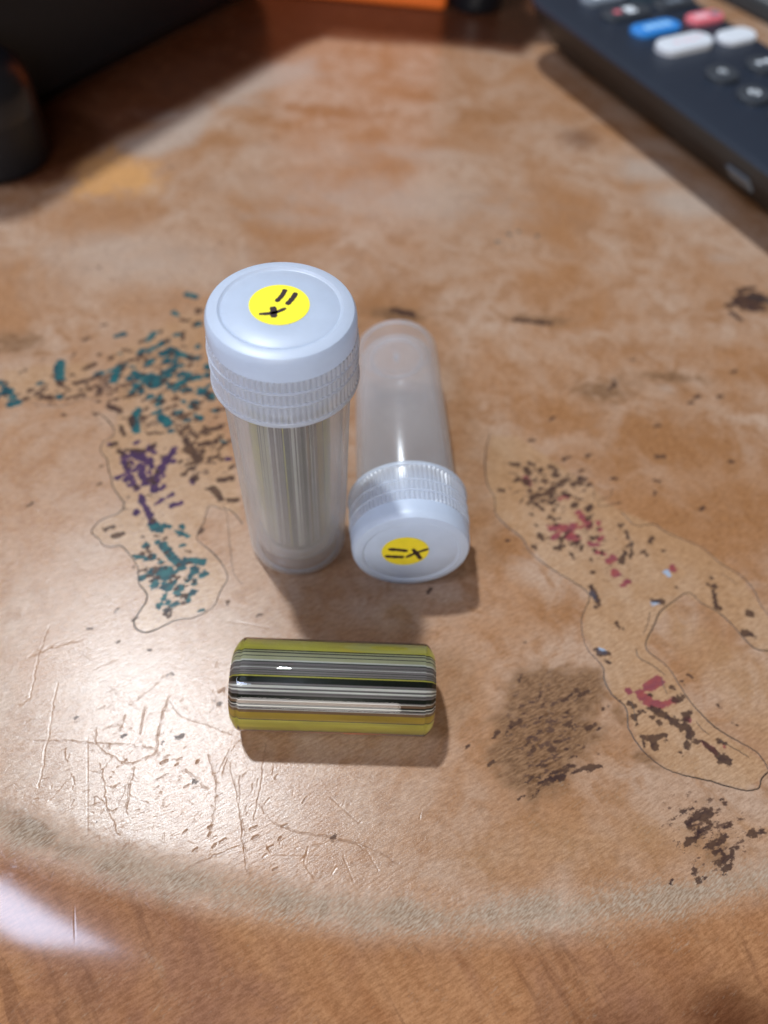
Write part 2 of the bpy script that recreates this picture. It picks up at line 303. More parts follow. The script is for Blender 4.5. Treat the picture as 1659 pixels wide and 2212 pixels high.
for wd, p in [(34,[(1360,385),(1415,370)]),(22,[(1320,420),(1345,400)]),(16,[(1310,500),(1350,480)]),(12,[(1370,455),(1415,420)]),(12,[(1390,520),(1440,500),(1480,560)]),(12,[(1450,590),(1500,560),(1520,520)]),(14,[(1600,465),(1640,450)]),(24,[(740,228),(800,215)]),(10,[(690,245),(740,225)]),(10,[(830,200),(955,175)]),(12,[(1460,310),(1480,330)]),(14,[(1300,365),(1340,350)])]: stroke(BLK, C8, wd, p, .93)
for wd, p in [(9,[(540,1500),(620,1440)]),(12,[(680,1650),(715,1625)]),(9,[(640,1470),(680,1440)]),(8,[(760,1540),(800,1520)]),(8,[(480,1900),(600,1850)]),(7,[(660,1880),(760,1850)]),(8,[(170,1700),(200,1660)]),(8,[(560,1810),(620,1800)])]: stroke(BLK, C6, wd, p, .9)
stroke(BLK, C0, 26, [(1595,650),(1640,640)], .9); stroke(TEAL, C0, 14, [(1620,640),(1659,650)], .9); stroke(BLK, C0, 12, [(1580,675),(1600,690)], .9)
stroke(BLK, C0, 18, [(850,670),(890,680)], .8); stroke(BLK, C0, 10, [(1110,690),(1190,700)], .9)
for x, y in [(1075,520),(1100,505),(1150,530),(1120,500),(1090,545),(1160,510)]: stroke(TEAL, C0, 8, [(x, y)], .85)

def scatter(F, crop, n, cx, cy, sx, sy, ang, w0, w1, l0, l1, val=1.0):
    for _ in range(n):
        x, y = random.gauss(cx, sx), random.gauss(cy, sy); a = ang+random.gauss(0, .35); l = random.uniform(l0, l1)
        stroke(F, crop, random.uniform(w0, w1), [(x-l*math.cos(a), y+l*math.sin(a)), (x+l*math.cos(a), y-l*math.sin(a))], val)
scatter(BLK, C5, 80, 850, 700, 240, 130, .45, 5, 14, 2, 18, .97); scatter(TEAL, C5, 60, 960, 660, 150, 130, .4, 10, 34, 2, 22)
scatter(BLK, C5, 50, 1150, 1050, 120, 110, .4, 5, 14, 2, 22, .97); scatter(TEAL, C5, 16, 30, 750, 50, 35, .3, 8, 24, 2, 12); scatter(BLK, C5, 40, 350, 740, 170, 25, .25, 5, 12, 2, 14, .97)
scatter(PURP, C5, 24, 820, 1160, 70, 70, .9, 10, 24, 2, 16); scatter(TEAL, C5, 26, 980, 1780, 80, 100, .5, 8, 26, 2, 14); scatter(BLK, C5, 30, 960, 1800, 100, 130, .5, 4, 10, 1, 8, .97)
scatter(BLK, C6, 30, 480, 350, 110, 90, .6, 5, 13, 2, 20, .97); scatter(BLK, C6, 20, 640, 620, 170, 90, .6, 4, 11, 2, 14, .97); scatter(RED, C6, 16, 600, 580, 80, 50, .4, 10, 24, 2, 16); scatter(BLK, C6, 30, 1100, 1600, 130, 110, -.6, 4, 11, 2, 12, .97)
scatter(BLK, C6, 34, 450, 1650, 150, 190, .6, 3, 6, 3, 30, .90); scatter(BLK, C8, 14, 1400, 500, 80, 90, .7, 5, 16, 3, 20, .96); scatter(BLK, C0, 26, 1620, 650, 28, 14, .3, 4, 12, 2, 12, .96)
scatter(BLK, C0, 22, 1380, 900, 160, 130, .4, 3, 6, 1, 8, .93); scatter(BLK, C0, 60, 500, 1000, 300, 400, .5, 2, 4, 1, 6, .92)
# -- scratches and dents
for wd, p, dp, di in [(12,[(330,0),(280,130),(250,250),(220,380),(190,490),(120,540)],.016,.15),(20,[(190,215),(290,165),(400,130),(540,100)],.020,.1),(9,[(380,380),(340,620),(310,800),(270,1000),(250,1080)],.012,.1),(5,[(220,770),(450,770),(620,785),(850,800),(1030,820)],.012,.8),
 (14,[(640,680),(640,790),(700,850),(800,900),(860,920),(980,880),(1040,850),(1040,760),(1080,600),(1120,470)],.014,.45),(9,[(1100,330),(970,450),(850,530)],.014,.4),(7,[(960,540),(930,720)],.016,.8),(7,[(830,600),(790,710)],.014,.6),
 (11,[(680,960),(690,1130),(720,1250),(790,1400)],.014,.5),(6,[(890,950),(850,1120),(840,1260)],.014,.7),(5,[(890,950),(820,1100),(750,1240)],.010,.4),(5,[(1130,500),(1210,600),(1400,670),(1540,720)],.010,.6),(9,[(1390,860),(1440,1080),(1420,1250),(1390,1400)],.012,.5),
 (7,[(470,1000),(400,1080),(330,1160)],.012,.3),(7,[(1560,800),(1500,920),(1480,1000)],.013,.5),(8,[(680,690),(740,670),(800,650)],.012,.4),(6,[(1230,960),(1300,1020),(1390,1090)],.010,.5),(6,[(430,820),(420,860),(450,910)],.012,.3),(6,[(590,1210),(680,1170)],.014,.7),
 (14,[(610,300),(700,255),(780,225)],.016,.1),(5,[(700,390),(780,455)],.010,.7),(8,[(750,870),(680,960),(600,985)],.012,.5),(6,[(1590,1000),(1600,1300),(1620,1500)],.010,.6),(5,[(0,1110),(170,990)],.010,.3),(5,[(540,180),(620,240)],.008,.3),(5,[(580,760),(580,1400)],.008,.35),(5,[(1220,1080),(1255,1060)],.016,.9),(6,[(1430,1145),(1475,1120)],.014,.8)]:
    groove(CS, wd, p, dp, di, .012)
for wd, p, dp, di in [(4,[(1035,560),(1020,720),(990,860)],.011,.7),(4,[(1010,800),(1090,880),(1250,920),(1430,960),(1560,1030)],.011,.7),(4,[(900,640),(930,780),(950,900),(965,1060)],.011,.6),(9,[(740,1040),(860,990),(930,960)],.014,.6),(8,[(1200,970),(1190,1030),(1230,1090)],.014,.4),(8,[(1220,960),(1330,940),(1420,970),(1480,1060)],.012,.35),
 (7,[(1340,1000),(1380,1100)],.014,.4),(5,[(740,1200),(780,1300),(860,1420),(960,1510),(1100,1600)],.006,.45),(5,[(1000,1260),(1100,1420),(1300,1560)],.006,.25),(4,[(560,1430),(640,1560),(700,1640)],.006,.25),(4,[(560,1180),(690,1300),(760,1340)],.006,.2),(4,[(283,1190),(280,1335)],.003,.4),
 (4,[(1290,770),(1400,870)],.009,.5),(5,[(1040,960),(1060,990)],.014,.7),(4,[(380,330),(480,390),(560,430)],.008,.2),(3,[(880,80),(1060,110)],.008,.3),(6,[(105,1640),(190,1580)],.008,.6),(6,[(860,660),(900,580)],.012,.5),(5,[(1060,1000),(1250,1000)],.006,.2)]:
    groove(CB, wd, p, dp, di, .010)
for p in [(722,905),(1092,932),(990,890),(996,925),(820,885),(818,915),(762,975),(836,960),(870,940),(640,632),(690,642),(770,632),(1110,880),(396,420),(866,352),(1190,780),(1055,965),(1075,1050),(1405,870),(1080,690)]:
    a = random.uniform(.3, 1.0); l = random.uniform(5, 14)
    groove(CB, random.uniform(8, 15), [(p[0]-l*math.cos(a), p[1]+l*math.sin(a)), (p[0]+l*math.cos(a), p[1]-l*math.sin(a))], .022, 1.0)
for _ in range(210):                                  # small random nicks in the worn part
    x, y = random.gauss(560, 330), random.gauss(760, 210); a = random.choice([.5, .6, .7, 1.2, 1.4, 2.6])+random.gauss(0, .2); l = random.uniform(3, 16)
    if not (0 < y < 1090): continue
    groove(CB, random.uniform(3, 7), [(x-l*math.cos(a), y+l*math.sin(a)), (x+l*math.cos(a), y-l*math.sin(a))], random.uniform(.005, .014), random.uniform(.1, .7))
for _ in range(90):
    x, y = random.uniform(900, 1650), random.uniform(1150, 1850); a = random.gauss(.6, .3); l = random.uniform(4, 14)
    groove(C0, random.uniform(2, 4), [(x-l*math.cos(a), y+l*math.sin(a)), (x+l*math.cos(a), y-l*math.sin(a))], random.uniform(.004, .010), random.uniform(.0, .35))
for wd, p, dp, di in [(5,[(950,700),(1000,650),(1040,620)],.010,.5),(5,[(1250,780),(1330,650),(1400,520)],.010,.05),(7,[(330,270),(340,310)],.012,.1),(6,[(640,450),(700,600)],.008,.1),(6,[(375,560),(378,620)],.010,.0),(5,[(650,900),(760,1020),(860,1160),(920,1230)],.006,.5),(4,[(250,960),(290,1120)],.006,.4),(4,[(170,935),(200,965)],.010,.9),(5,[(480,1110),(530,1240)],.005,.4)]:
    groove(C8, wd, p, dp, di, .01)

def grid_mesh(name):
    me = bpy.data.meshes.new(name); nv = nx*ny
    co = np.empty((nv, 3), np.float32); co[:, 0] = X.ravel(); co[:, 1] = Y.ravel(); co[:, 2] = Zt.ravel(); co *= S
    q = (np.arange(ny-1)[:, None]*nx+np.arange(nx-1)[None, :]).ravel()
    f = np.stack([q, q+1, q+nx+1, q+nx], 1).astype(np.int32)
    # slab sides and underside
    ring = np.concatenate([np.arange(nx), nx*np.arange(1, ny)+nx-1, (ny-1)*nx+np.arange(nx-2, -1, -1), nx*np.arange(ny-2, 0, -1)]).astype(np.int32)
    low = co[ring].copy(); low[:, 2] = -6*S; k = len(ring)
    ids = nv+np.arange(k); nxt = np.roll(np.arange(k), -1)
    sf = np.stack([ring[nxt], ring, ids, ids[nxt]], 1).astype(np.int32)
    co = np.vstack([co, low]).astype(np.float32); f = np.vstack([f, sf])
    me.vertices.add(len(co)); me.vertices.foreach_set('co', co.ravel())
    me.loops.add(f.size); me.loops.foreach_set('vertex_index', f.ravel())
    me.polygons.add(len(f)); me.polygons.foreach_set('loop_start', np.arange(0, f.size, 4, dtype=np.int32))
    me.polygons.foreach_set('use_smooth', np.ones(len(f), bool))
    me.update(calc_edges=True)
    for nm, chans in (('woodA', (ORG, STAIN, BAND, INLAY)), ('woodB', (TEAL, PURP, BLK, RED)), ('woodC', (PALE, SPECK, DIRT, SIDE)), ('woodD', (YEL, BLUE, DEEP_SHADE, fld()))):
        a = me.attributes.new(nm, 'FLOAT_COLOR', 'POINT'); d = np.zeros((len(co), 4), np.float32)
        for i, c in enumerate(chans): d[:nv, i] = c.ravel()
        a.data.foreach_set('color', d.ravel())
    return me

m, nt, b = mat('burl_wood'); M_wood = m
tc = N(nt, 'ShaderNodeTexCoord'); cmv = N(nt, 'ShaderNodeVectorMath', operation='SCALE'); L(nt, tc.outputs['Object'], cmv.inputs[0]); cmv.inputs['Scale'].default_value = 100
P = cmv.outputs[0]
def noise(scale, detail=4, rough=.55, vec=None, dist=0.0):
    n = N(nt, 'ShaderNodeTexNoise', ins={'Scale': float(scale), 'Detail': float(detail), 'Roughness': rough, 'Distortion': dist}); L(nt, vec or P, n.inputs['Vector']); return n.outputs[0]
def stretched(angle, sx, sy, vec=None):
    mp = N(nt, 'ShaderNodeMapping'); L(nt, vec or P, mp.inputs['Vector']); mp.inputs['Rotation'].default_value[2] = -angle
    m2 = N(nt, 'ShaderNodeMapping'); L(nt, mp.outputs[0], m2.inputs['Vector']); m2.inputs['Scale'].default_value = (sx, sy, 1); return m2.outputs[0]
def attr(nm):
    a = N(nt, 'ShaderNodeAttribute', attribute_name=nm); s = N(nt, 'ShaderNodeSeparateColor'); L(nt, a.outputs['Color'], s.inputs[0]); return s.outputs[0], s.outputs[1], s.outputs[2], a.outputs['Alpha']
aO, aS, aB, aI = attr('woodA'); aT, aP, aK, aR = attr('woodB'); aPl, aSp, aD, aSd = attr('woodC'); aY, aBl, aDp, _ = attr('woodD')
big = noise(.35, 5, .6, dist=.6); med = noise(1.6, 5, .6, dist=.8); fine = noise(9, 4, .6); gr = noise(1, 5, .65, stretched(.55, 5.5, 24)); gr2 = noise(1, 4, .6, stretched(-.9, .22, 1.1), 1.2); gr3 = noise(1, 4, .55, stretched(-.95, .25, 2.2), 1.0); rag = noise(1, 4, .7, stretched(.45, 7.5, 13)); rag2 = noise(1, 3, .6, stretched(.45, 3.6, 6))
med2 = math_(nt, 'SUBTRACT', med, .5)
def soft(a, k=.9, lo=.25, hi=.75):                  # painted region broken up by noise
    return sstep(nt, math_(nt, 'ADD', a, math_(nt, 'MULTIPLY', med2, k)), lo, hi)
col = mixc(nt, sstep(nt, big, .28, .72), (.335, .170, .080), (.430, .305, .222))
col = mixc(nt, sstep(nt, med, .46, .66), col, mixc(nt, .52, col, (.29, .135, .055)))
col = mixc(nt, math_(nt, 'MULTIPLY', soft(aO, 1.0, .15, .95), .95), col, mixc(nt, fine, (.235, .105, .040), (.340, .165, .070)))
col = mixc(nt, math_(nt, 'MULTIPLY', soft(aPl, .8, .15, .9), .8), col, (.420, .345, .288))
col = mixc(nt, math_(nt, 'MULTIPLY', soft(aY, 1.3, .2, .9), .9), col, (.56, .30, .115))
col = mixc(nt, math_(nt, 'MULTIPLY', sstep(nt, math_(nt, 'ADD', aI, math_(nt, 'MULTIPLY', med2, .6)), .2, .95), .58), col, mixc(nt, fine, (.360, .215, .110), (.450, .290, .165)))
# flowing grain in the side and lower right
side = mixc(nt, sstep(nt, gr2, .25, .75), (.270, .120, .052), (.370, .190, .092))
side = mixc(nt, sstep(nt, big, .42, .66), side, (.23, .105, .058))
side = mixc(nt, math_(nt, 'MULTIPLY', sstep(nt, gr3, .56, .68), .5), side, (.13, .055, .03))
col = mixc(nt, math_(nt, 'MULTIPLY', aSd, .93), col, side)
col = mixc(nt, math_(nt, 'MULTIPLY', sstep(nt, math_(nt, 'ADD', aDp, math_(nt, 'MULTIPLY', med2, .35)), .1, .9), .93), col, mixc(nt, med, (.050, .015, .008), (.110, .034, .012)))  # deep red tone with shade painted in
# grain contrast
g1 = mixc(nt, sstep(nt, gr, .3, .7), (.76, .72, .69), (1.12, 1.13, 1.15)); col = mixc(nt, 1.0, col, g1, 'MULTIPLY')
fl = mixc(nt, fine, (.90, .89, .88), (1.08, 1.08, 1.08)); col = mixc(nt, 1.0, col, fl, 'MULTIPLY')
gn = noise(34, 3, .8); col = mixc(nt, 1.0, col, mixc(nt, sstep(nt, gn, .32, .66), (.86, .83, .80), (1.06, 1.07, 1.08)), 'MULTIPLY')
# stain
stn = sstep(nt, math_(nt, 'ADD', aS, math_(nt, 'MULTIPLY', math_(nt, 'ADD', med2, math_(nt, 'ADD', math_(nt, 'SUBTRACT', rag2, .5), math_(nt, 'MULTIPLY', math_(nt, 'SUBTRACT', gr, .5), 1.3))), 1.0)), .14, .74)
col = mixc(nt, math_(nt, 'MULTIPLY', stn, .9), col, mixc(nt, sstep(nt, gr, .3, .7), (.072, .033, .015), (.262, .145, .076)))
# band
bgr = noise(1, 3, .6, stretched(.75, 9.0, 34)); 
bcol = mixc(nt, sstep(nt, bgr, .30, .70), (.185, .125, .080), (.390, .315, .240))
col = mixc(nt, math_(nt, 'MULTIPLY', sstep(nt, math_(nt, 'ADD', aB, math_(nt, 'MULTIPLY', math_(nt, 'ADD', med2, math_(nt, 'SUBTRACT', bgr, .5)), 1.3)), .12, .95), .80), col, bcol)
# speckles
sp = noise(1, 4, .75, stretched(.4, 4.5, 8.5)); spm = math_(nt, 'MULTIPLY', sstep(nt, math_(nt, 'ADD', sp, math_(nt, 'MULTIPLY', aSp, .20)), .66, .72), sstep(nt, aSp, .05, .5))
col = mixc(nt, math_(nt, 'MULTIPLY', spm, .85), col, (.075, .040, .030))
# paint: distance fields with ragged rims
rg = math_(nt, 'ADD', math_(nt, 'MULTIPLY', math_(nt, 'SUBTRACT', rag, .45), .66), math_(nt, 'MULTIPLY', math_(nt, 'SUBTRACT', rag2, .44), .66))
pmask = None
def paint(col, a, c1, c2, op=.95):
    global pmask
    f = sstep(nt, math_(nt, 'ADD', a, rg), .445, .535)
    pmask = f if pmask is None else math_(nt, 'MAXIMUM', pmask, f)
    return mixc(nt, math_(nt, 'MULTIPLY', f, op), col, mixc(nt, sstep(nt, rag2, .35, .65), c1, c2))
col = paint(col, aT, (.010, .100, .108), (.006, .045, .062), .95)
col = paint(col, aP, (.050, .020, .072), (.026, .012, .055), .93)
col = paint(col, aR, (.230, .035, .045), (.170, .030, .055), .85)
col = paint(col, aBl, (.28, .36, .47), (.20, .28, .40), .9)
col = paint(col, aK, (.026, .015, .018), (.070, .038, .026), .90)
col = mixc(nt, math_(nt, 'MULTIPLY', aD, .72), col, (.13, .065, .04))
L(nt, col, b.inputs['Base Color'])
# roughness: satin top, lacquered smooth rim
ro = math_(nt, 'ADD', .215, math_(nt, 'MULTIPLY', math_(nt, 'SUBTRACT', fine, .5), .10))
n_ = N(nt, 'ShaderNodeMix', data_type='FLOAT'); L(nt, aSd, n_.inputs[0]); L(nt, ro, n_.inputs[2]); n_.inputs[3].default_value = .13
n2 = N(nt, 'ShaderNodeMix', data_type='FLOAT'); L(nt, aB, n2.inputs[0]); L(nt, n_.outputs[0], n2.inputs[2]); n2.inputs[3].default_value = .55
L(nt, n2.outputs[0], b.inputs['Roughness'])
spm2 = math_(nt, 'SUBTRACT', .36, math_(nt, 'MULTIPLY', .72, math_(nt, 'MULTIPLY', math_(nt, 'MAXIMUM', math_(nt, 'MULTIPLY', aB, .9), math_(nt, 'MULTIPLY', pmask, .85)), .45))); L(nt, spm2, b.inputs['Specular IOR Level'])
# fine fuzz bump
hb = noise(1, 4, .7, stretched(.60, 6.5, 24)); hb2 = noise(32, 3, .8)
hh = math_(nt, 'ADD', math_(nt, 'MULTIPLY', hb, 1.0), math_(nt, 'MULTIPLY', hb2, .45))
hh = math_(nt, 'MULTIPLY', hh, math_(nt, 'ADD', math_(nt, 'SUBTRACT', 1.0, math_(nt, 'MULTIPLY', aSd, .93)), math_(nt, 'MULTIPLY', aB, 1.4)))
bp = N(nt, 'ShaderNodeBump', ins={'Strength': 1.0, 'Distance': .000040}); L(nt, hh, bp.inputs['Height']); L(nt, bp.outputs[0], b.inputs['Normal'])

table = bpy.data.objects.new('wood_table', None); C.objects.link(table); table.empty_display_size = .05
table['label'] = 'worn burl wood table with a rounded rim, scratches and flecks of teal and purple paint'; table['category'] = 'table'
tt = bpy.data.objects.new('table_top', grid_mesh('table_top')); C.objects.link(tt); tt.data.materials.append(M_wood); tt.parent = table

M_seam = simple('dark_seam', (.045, .026, .017), .35, .5)
seams = [(C7, .011, [(110,0),(200,80),(255,160),(250,230),(150,300),(130,380),(190,460),(205,560),(235,640),(255,740),(300,810),(355,880),(345,950),(280,1000),(130,1060),(60,1130),(45,1190),(120,1250),(150,1300),(230,1325),(330,1310),(400,1380),(480,1490),(500,1560),(505,1680),(570,1760),(585,1830),(530,1930),(480,2010),(455,2060),(465,2110),(510,2150),(600,2160),(720,2110),(880,2040),(1030,2020),(1150,1970),(1230,1920),(1270,1850),(1310,1750),(1370,1650),(1365,1570),(1310,1470),(1200,1350),(1085,1260),(1080,1200),(1140,1080),(1190,930),(1240,920),(1330,950),(1410,960),(1500,1060),(1530,1110)]),
 (C7, .005, [(1330,880),(1370,1000),(1400,1300),(1430,1540),(1460,1620),(1530,1700)]),
 (C5, .007, [(550,805),(520,775),(450,785),(330,822),(180,805)]),
 (C6, .010, [(150,40),(125,150),(130,300),(175,400),(180,480),(240,550),(320,610),(370,690),(480,780),(600,850),(680,910),(685,960),(650,1040),(650,1120),(680,1220),(760,1310),(770,1380),(810,1460),(890,1540),(900,1640),(950,1730),(1010,1800),(1110,1870),(1230,1910),(1330,1930),(1430,1960),(1540,1985),(1610,1970),(1625,1920),(1665,1880)]),
 (C6, .007, [(690,310),(715,350),(712,400)]), (C6, .006, [(810,340),(805,380),(740,415),(745,440),(820,432)]),
 (C6, .008, [(860,470),(940,545),(1040,540),(1120,590),(1290,660),(1400,750),(1500,810),(1580,890),(1620,980),(1680,1050)]),
 (C6, .010, [(1720,1235),(1659,1228),(1590,1215),(1530,1160),(1460,1080),(1380,1010),(1300,970),(1240,915),(1200,920),(1130,970),(1070,1020),(1040,1090),(1000,1170),(1000,1220),(1060,1270),(1120,1320),(1190,1430),(1260,1530),(1370,1640),(1500,1720),(1590,1770),(1640,1830),(1665,1880)]),
 (C6, .008, [(940,1210),(960,1265),(1040,1310),(1105,1365)]), (C6, .005, [(1075,1360),(1095,1420),(1115,1470)]), (C6, .007, [(1265,1605),(1300,1650),(1350,1690)]), (C6, .006, [(1395,1710),(1480,1760),(1560,1808)]),
 (C6, .006, [(890,560),(905,610),(925,650),(912,720)]), (C6, .006, [(1020,1010),(1005,1080),(980,1140)]), (C6, .004, [(1400,800),(1500,870)]), (C6, .005, [(900,1490),(930,1540),(940,1620)])]
for crop, r, pts in seams:
    p = resample(tw(crop, pts), .05, .004); nn = len(p); r *= 1.45
    rr = r*(.75+.6*np.abs(np.interp(np.arange(nn), np.arange(0, nn+8, 8), rng.random(len(np.arange(0, nn+8, 8)))))); rr[0] *= .2; rr[-1] *= .2
    tube('seam', [(x, y, -q*.45) for (x, y), q in zip(p, rr)], rr, M_seam, table, 6)

fl = mesh_obj('floor', [(-150, -150, -74), (150, -150, -74), (150, 150, -74), (-150, 150, -74)], [(0, 1, 2, 3)], simple('floor_brown', (.10, .06, .04), .6)); fl['kind'] = 'structure'

# ------------------------------------------------------------------ frosted plastic
def plastic(name, tint, clear, milky, rough, gloss):
    """clear: share that looks straight through; milky: diffuse share of the rest against light passing through"""
    m = bpy.data.materials.new(name); m.use_nodes = True; nt = m.node_tree; nt.nodes.remove(nt.nodes['Principled BSDF']); out = nt.nodes['Material Output']
    tc = N(nt, 'ShaderNodeTexCoord'); no = N(nt, 'ShaderNodeTexNoise', ins={'Scale': 260.0, 'Detail': 5.0, 'Roughness': .6}); L(nt, tc.outputs['Object'], no.inputs['Vector'])
    bp = N(nt, 'ShaderNodeBump', ins={'Strength': .25, 'Distance': .0001}); L(nt, no.outputs[0], bp.inputs['Height'])
    tr = N(nt, 'ShaderNodeBsdfTransparent'); tr.inputs[0].default_value = (.97, .98, 1, 1)
    rf = N(nt, 'ShaderNodeBsdfRefraction'); rf.inputs['IOR'].default_value = 1.06; rf.inputs['Roughness'].default_value = .10; rf.inputs[0].default_value = (.95, .96, .98, 1)
    df = N(nt, 'ShaderNodeBsdfDiffuse'); df.inputs[0].default_value = (*tint, 1); tl = N(nt, 'ShaderNodeBsdfTranslucent'); tl.inputs[0].default_value = (*tint, 1)
    gl = N(nt, 'ShaderNodeBsdfGlossy'); gl.inputs['Roughness'].default_value = rough
    for n in (df, gl, rf): L(nt, bp.outputs[0], n.inputs['Normal'])
    def mx(f, a, b):
        n = N(nt, 'ShaderNodeMixShader')
        if isinstance(f, float): n.inputs[0].default_value = f
        else: L(nt, f, n.inputs[0])
        L(nt, a, n.inputs[1]); L(nt, b, n.inputs[2]); return n.outputs[0]
    see = mx(.15, tr.outputs[0], rf.outputs[0]); body = mx(milky, df.outputs[0], tl.outputs[0])
    lw = N(nt, 'ShaderNodeLayerWeight', ins={'Blend': .35})
    f = math_(nt, 'ADD', 1-clear, math_(nt, 'MULTIPLY', math_(nt, 'POWER', lw.outputs['Facing'], 2.0), clear*.6), None, True)
    f = math_(nt, 'MULTIPLY', f, math_(nt, 'ADD', .9, math_(nt, 'MULTIPLY', no.outputs[0], .2)), None, True)
    s = mx(f, see, body)
    lw2 = N(nt, 'ShaderNodeLayerWeight', ins={'Blend': .5}); L(nt, bp.outputs[0], lw2.inputs['Normal'])
    fr = math_(nt, 'ADD', .04, math_(nt, 'MULTIPLY', math_(nt, 'POWER', lw2.outputs['Facing'], 5.0), .8))     # Schlick, the same from inside and outside
    s = mx(math_(nt, 'MULTIPLY', fr, gloss), s, gl.outputs[0])
    L(nt, s, out.inputs['Surface']); return m
M_cap = plastic('milky_cap_plastic', (.84, .90, 1.0), .48, .5, .25, 1.0)
M_top = plastic('cap_top_plastic', (.78, .87, 1.0), .20, .5, .38, 1.0)
M_tube = plastic('frosted_tube_plastic', (.98, .98, 1.0), .895, .38, .22, .9)
M_thread = plastic('thread_plastic', (.86, .92, 1.0), .65, .5, .25, .9)
M_yel = simple('sticker_yellow', (.92, .80, .03), .55, .3, .05)
M_yel2 = simple('sticker_yellow_dull', (.78, .64, .03), .45, .4, .10)
M_ink = simple('marker_ink', (.030, .014, .018), .4, .5, .3)

def basis(axis):
    a = np.array(axis, float); a /= np.linalg.norm(a); u = np.cross([0, 0, 1.], a)
    u = np.array([1., 0, 0]) if np.linalg.norm(u) < 1e-3 else u/np.linalg.norm(u)
    return np.stack([u, np.cross(a, u), a], 1)
def make_vial(label, base, axis, H, c, R, k=1.0, spin=0.0):
    t = thing('sample_vial', label, 'vial', (0, 0, 0), 'frosted plastic vials with milky screw caps')
    B = basis(axis); rot = Matrix([list(r) for r in B]).to_4x4() @ Matrix.Rotation(spin, 4, 'Z')
    t.matrix_world = Matrix.Translation(Vector(base)*S) @ rot @ Matrix.Scale(k, 4)
    # body: outside up, inside down; recessed foot
    z1 = H-c
    prof = [(0, .16), (.30, .15), (.55, .13), (.66, .10), (.70, .03), (.76, .0), (.86, .0), (.94, .03), (.985, .10), (1.0, .2), (1.055, z1-.02), (1.04, z1+.1), (.95, z1+.16), (.93, H-.25), (.83, H-.25), (.83, z1+.1), (.94, z1-.1), (.885, .60), (.86, .48), (.78, .40), (.70, .37), (.64, .33), (.4, .30), (0, .29)]
    lathe('tube_body', prof, 96, M_tube, t, sharp=50)
    lathe('moulding_nub', [(0, .12), (.05, .12), (.05, .17), (0, .17)], 16, M_tube, t)
    lathe('floor_ring', [(.60+.03*math.cos(a), .35+.03*math.sin(a)) for a in np.linspace(0, 2*math.pi, 9)[:-1]], 72, M_thread, t, closed=True)
    lathe('foot_ring', [(.86+.025*math.cos(a), .04+.025*math.sin(a)) for a in np.linspace(0, 2*math.pi, 9)[:-1]], 72, M_thread, t, closed=True)
    lathe('moulding_nub', [(0, .29), (.09, .29), (.07, .36), (0, .38)], 16, M_thread, t)
    # thread turns show through the cap
    # cap with fluted skirt
    zb = z1; seg = 80*4
    def fl(i, kk, r):
        if 2 <= i <= 5: return r + (.014 if kk % 4 in (0, 1) else -.010)
        return r
    cp = [(1.06, zb), (R-.01, zb), (R-.02, zb+.11), (R-.035, zb+.14), (R-.045, H-.52), (R-.045, H-.46), (R-.05, H-.44), (R-.05, H-.20), (R-.065, H-.10), (R-.10, H-.035), (R-.18, H-.006), (R-.26, H), (R-.285, H-.028), (R-.31, H-.034), (R-.335, H-.018), (.45, H-.018), (0, H-.018)]
    inn = [(0, H-.14), (.5, H-.14), (.94, H-.16), (1.0, H-.24), (1.01, H-.45), (1.01, zb+.05), (.985, zb+.0)]
    cap = lathe('cap_skirt', cp[:7], seg, M_cap, t, rad=fl, sharp=28)
    bm = bmesh.new(); bm.from_mesh(cap.data); bmesh.ops.delete(bm, geom=[f for f in bm.faces if len(f.verts) > 8], context='FACES_ONLY'); bm.to_mesh(cap.data); bm.free()
    ct = lathe('cap_top', [(R-.10, H-.44)]+cp[6:], 132, M_top, t, sharp=40)
    lathe('cap_lining', [(0, H-.15), (.90, H-.16), (.98, H-.24), (.99, H-.5), (.985, zb+.04)], 96, M_thread, t)
    for zz in (zb+.44, zb+.70):
        lathe('thread_ring', [(R-.03+.022*math.cos(a), zz+.022*math.sin(a)) for a in np.linspace(0, 2*math.pi, 9)[:-1]], 132, M_thread, t, closed=True)
    lathe('cap_rim', [(R-.01+.02*math.cos(a), zb+.045+.045*math.sin(a)) for a in np.linspace(0, 2*math.pi, 11)[:-1]], 132, M_thread, t, closed=True)
    return t, B
def on_plane(px, py, q, n):                           # sight line meets a plane (point q, normal n)
    d = cF + cR*(px-CX)/FPX - cU*(py-CY)/FPX
    return cO + d*(((q-cO)@n)/(d@n))
def ribbon(name, pts, wd, u, v, n, m, parent_inv, parent, lift):
    """ink stroke: round-ended ribbon on the plane spanned by u, v"""
    P2 = resample(pts, .02) if len(pts) > 2 else np.array([np.array(pts[0])*(1-s)+np.array(pts[1])*s for s in np.linspace(0, 1, 16)])
    top = []; bot = []
    for i in range(len(P2)):
        tdir = P2[min(i+1, len(P2)-1)]-P2[max(i-1, 0)]; tdir /= np.linalg.norm(tdir)+1e-12; s = np.cross(n, tdir)
        e = min(i, len(P2)-1-i)/max(1, (len(P2)-1)); ww = wd/2*(1 if e > .06 else .72)*(1+random.uniform(-.14, .14))
        top.append(P2[i]+s*ww); bot.append(P2[i]-s*ww)
    V = [p+n*lift for p in top+bot]; kk = len(P2); V += [p+n*(lift-.004) for p in top+bot]
    F = [(i, i+1, kk+i+1, kk+i) for i in range(kk-1)]
    F += [(2*kk+i, 2*kk+i+1, i+1, i) for i in range(kk-1)]+[(kk+i, kk+i+1, 3*kk+i+1, 3*kk+i) for i in range(kk-1)]+[(0, kk, 3*kk, 2*kk), (2*kk-1, kk-1, 3*kk-1, 4*kk-1)]
    V2 = [np.array(parent_inv @ Vector(v*S))/S for v in V]
    o = mesh_obj(name, V2, F, m, parent); return o
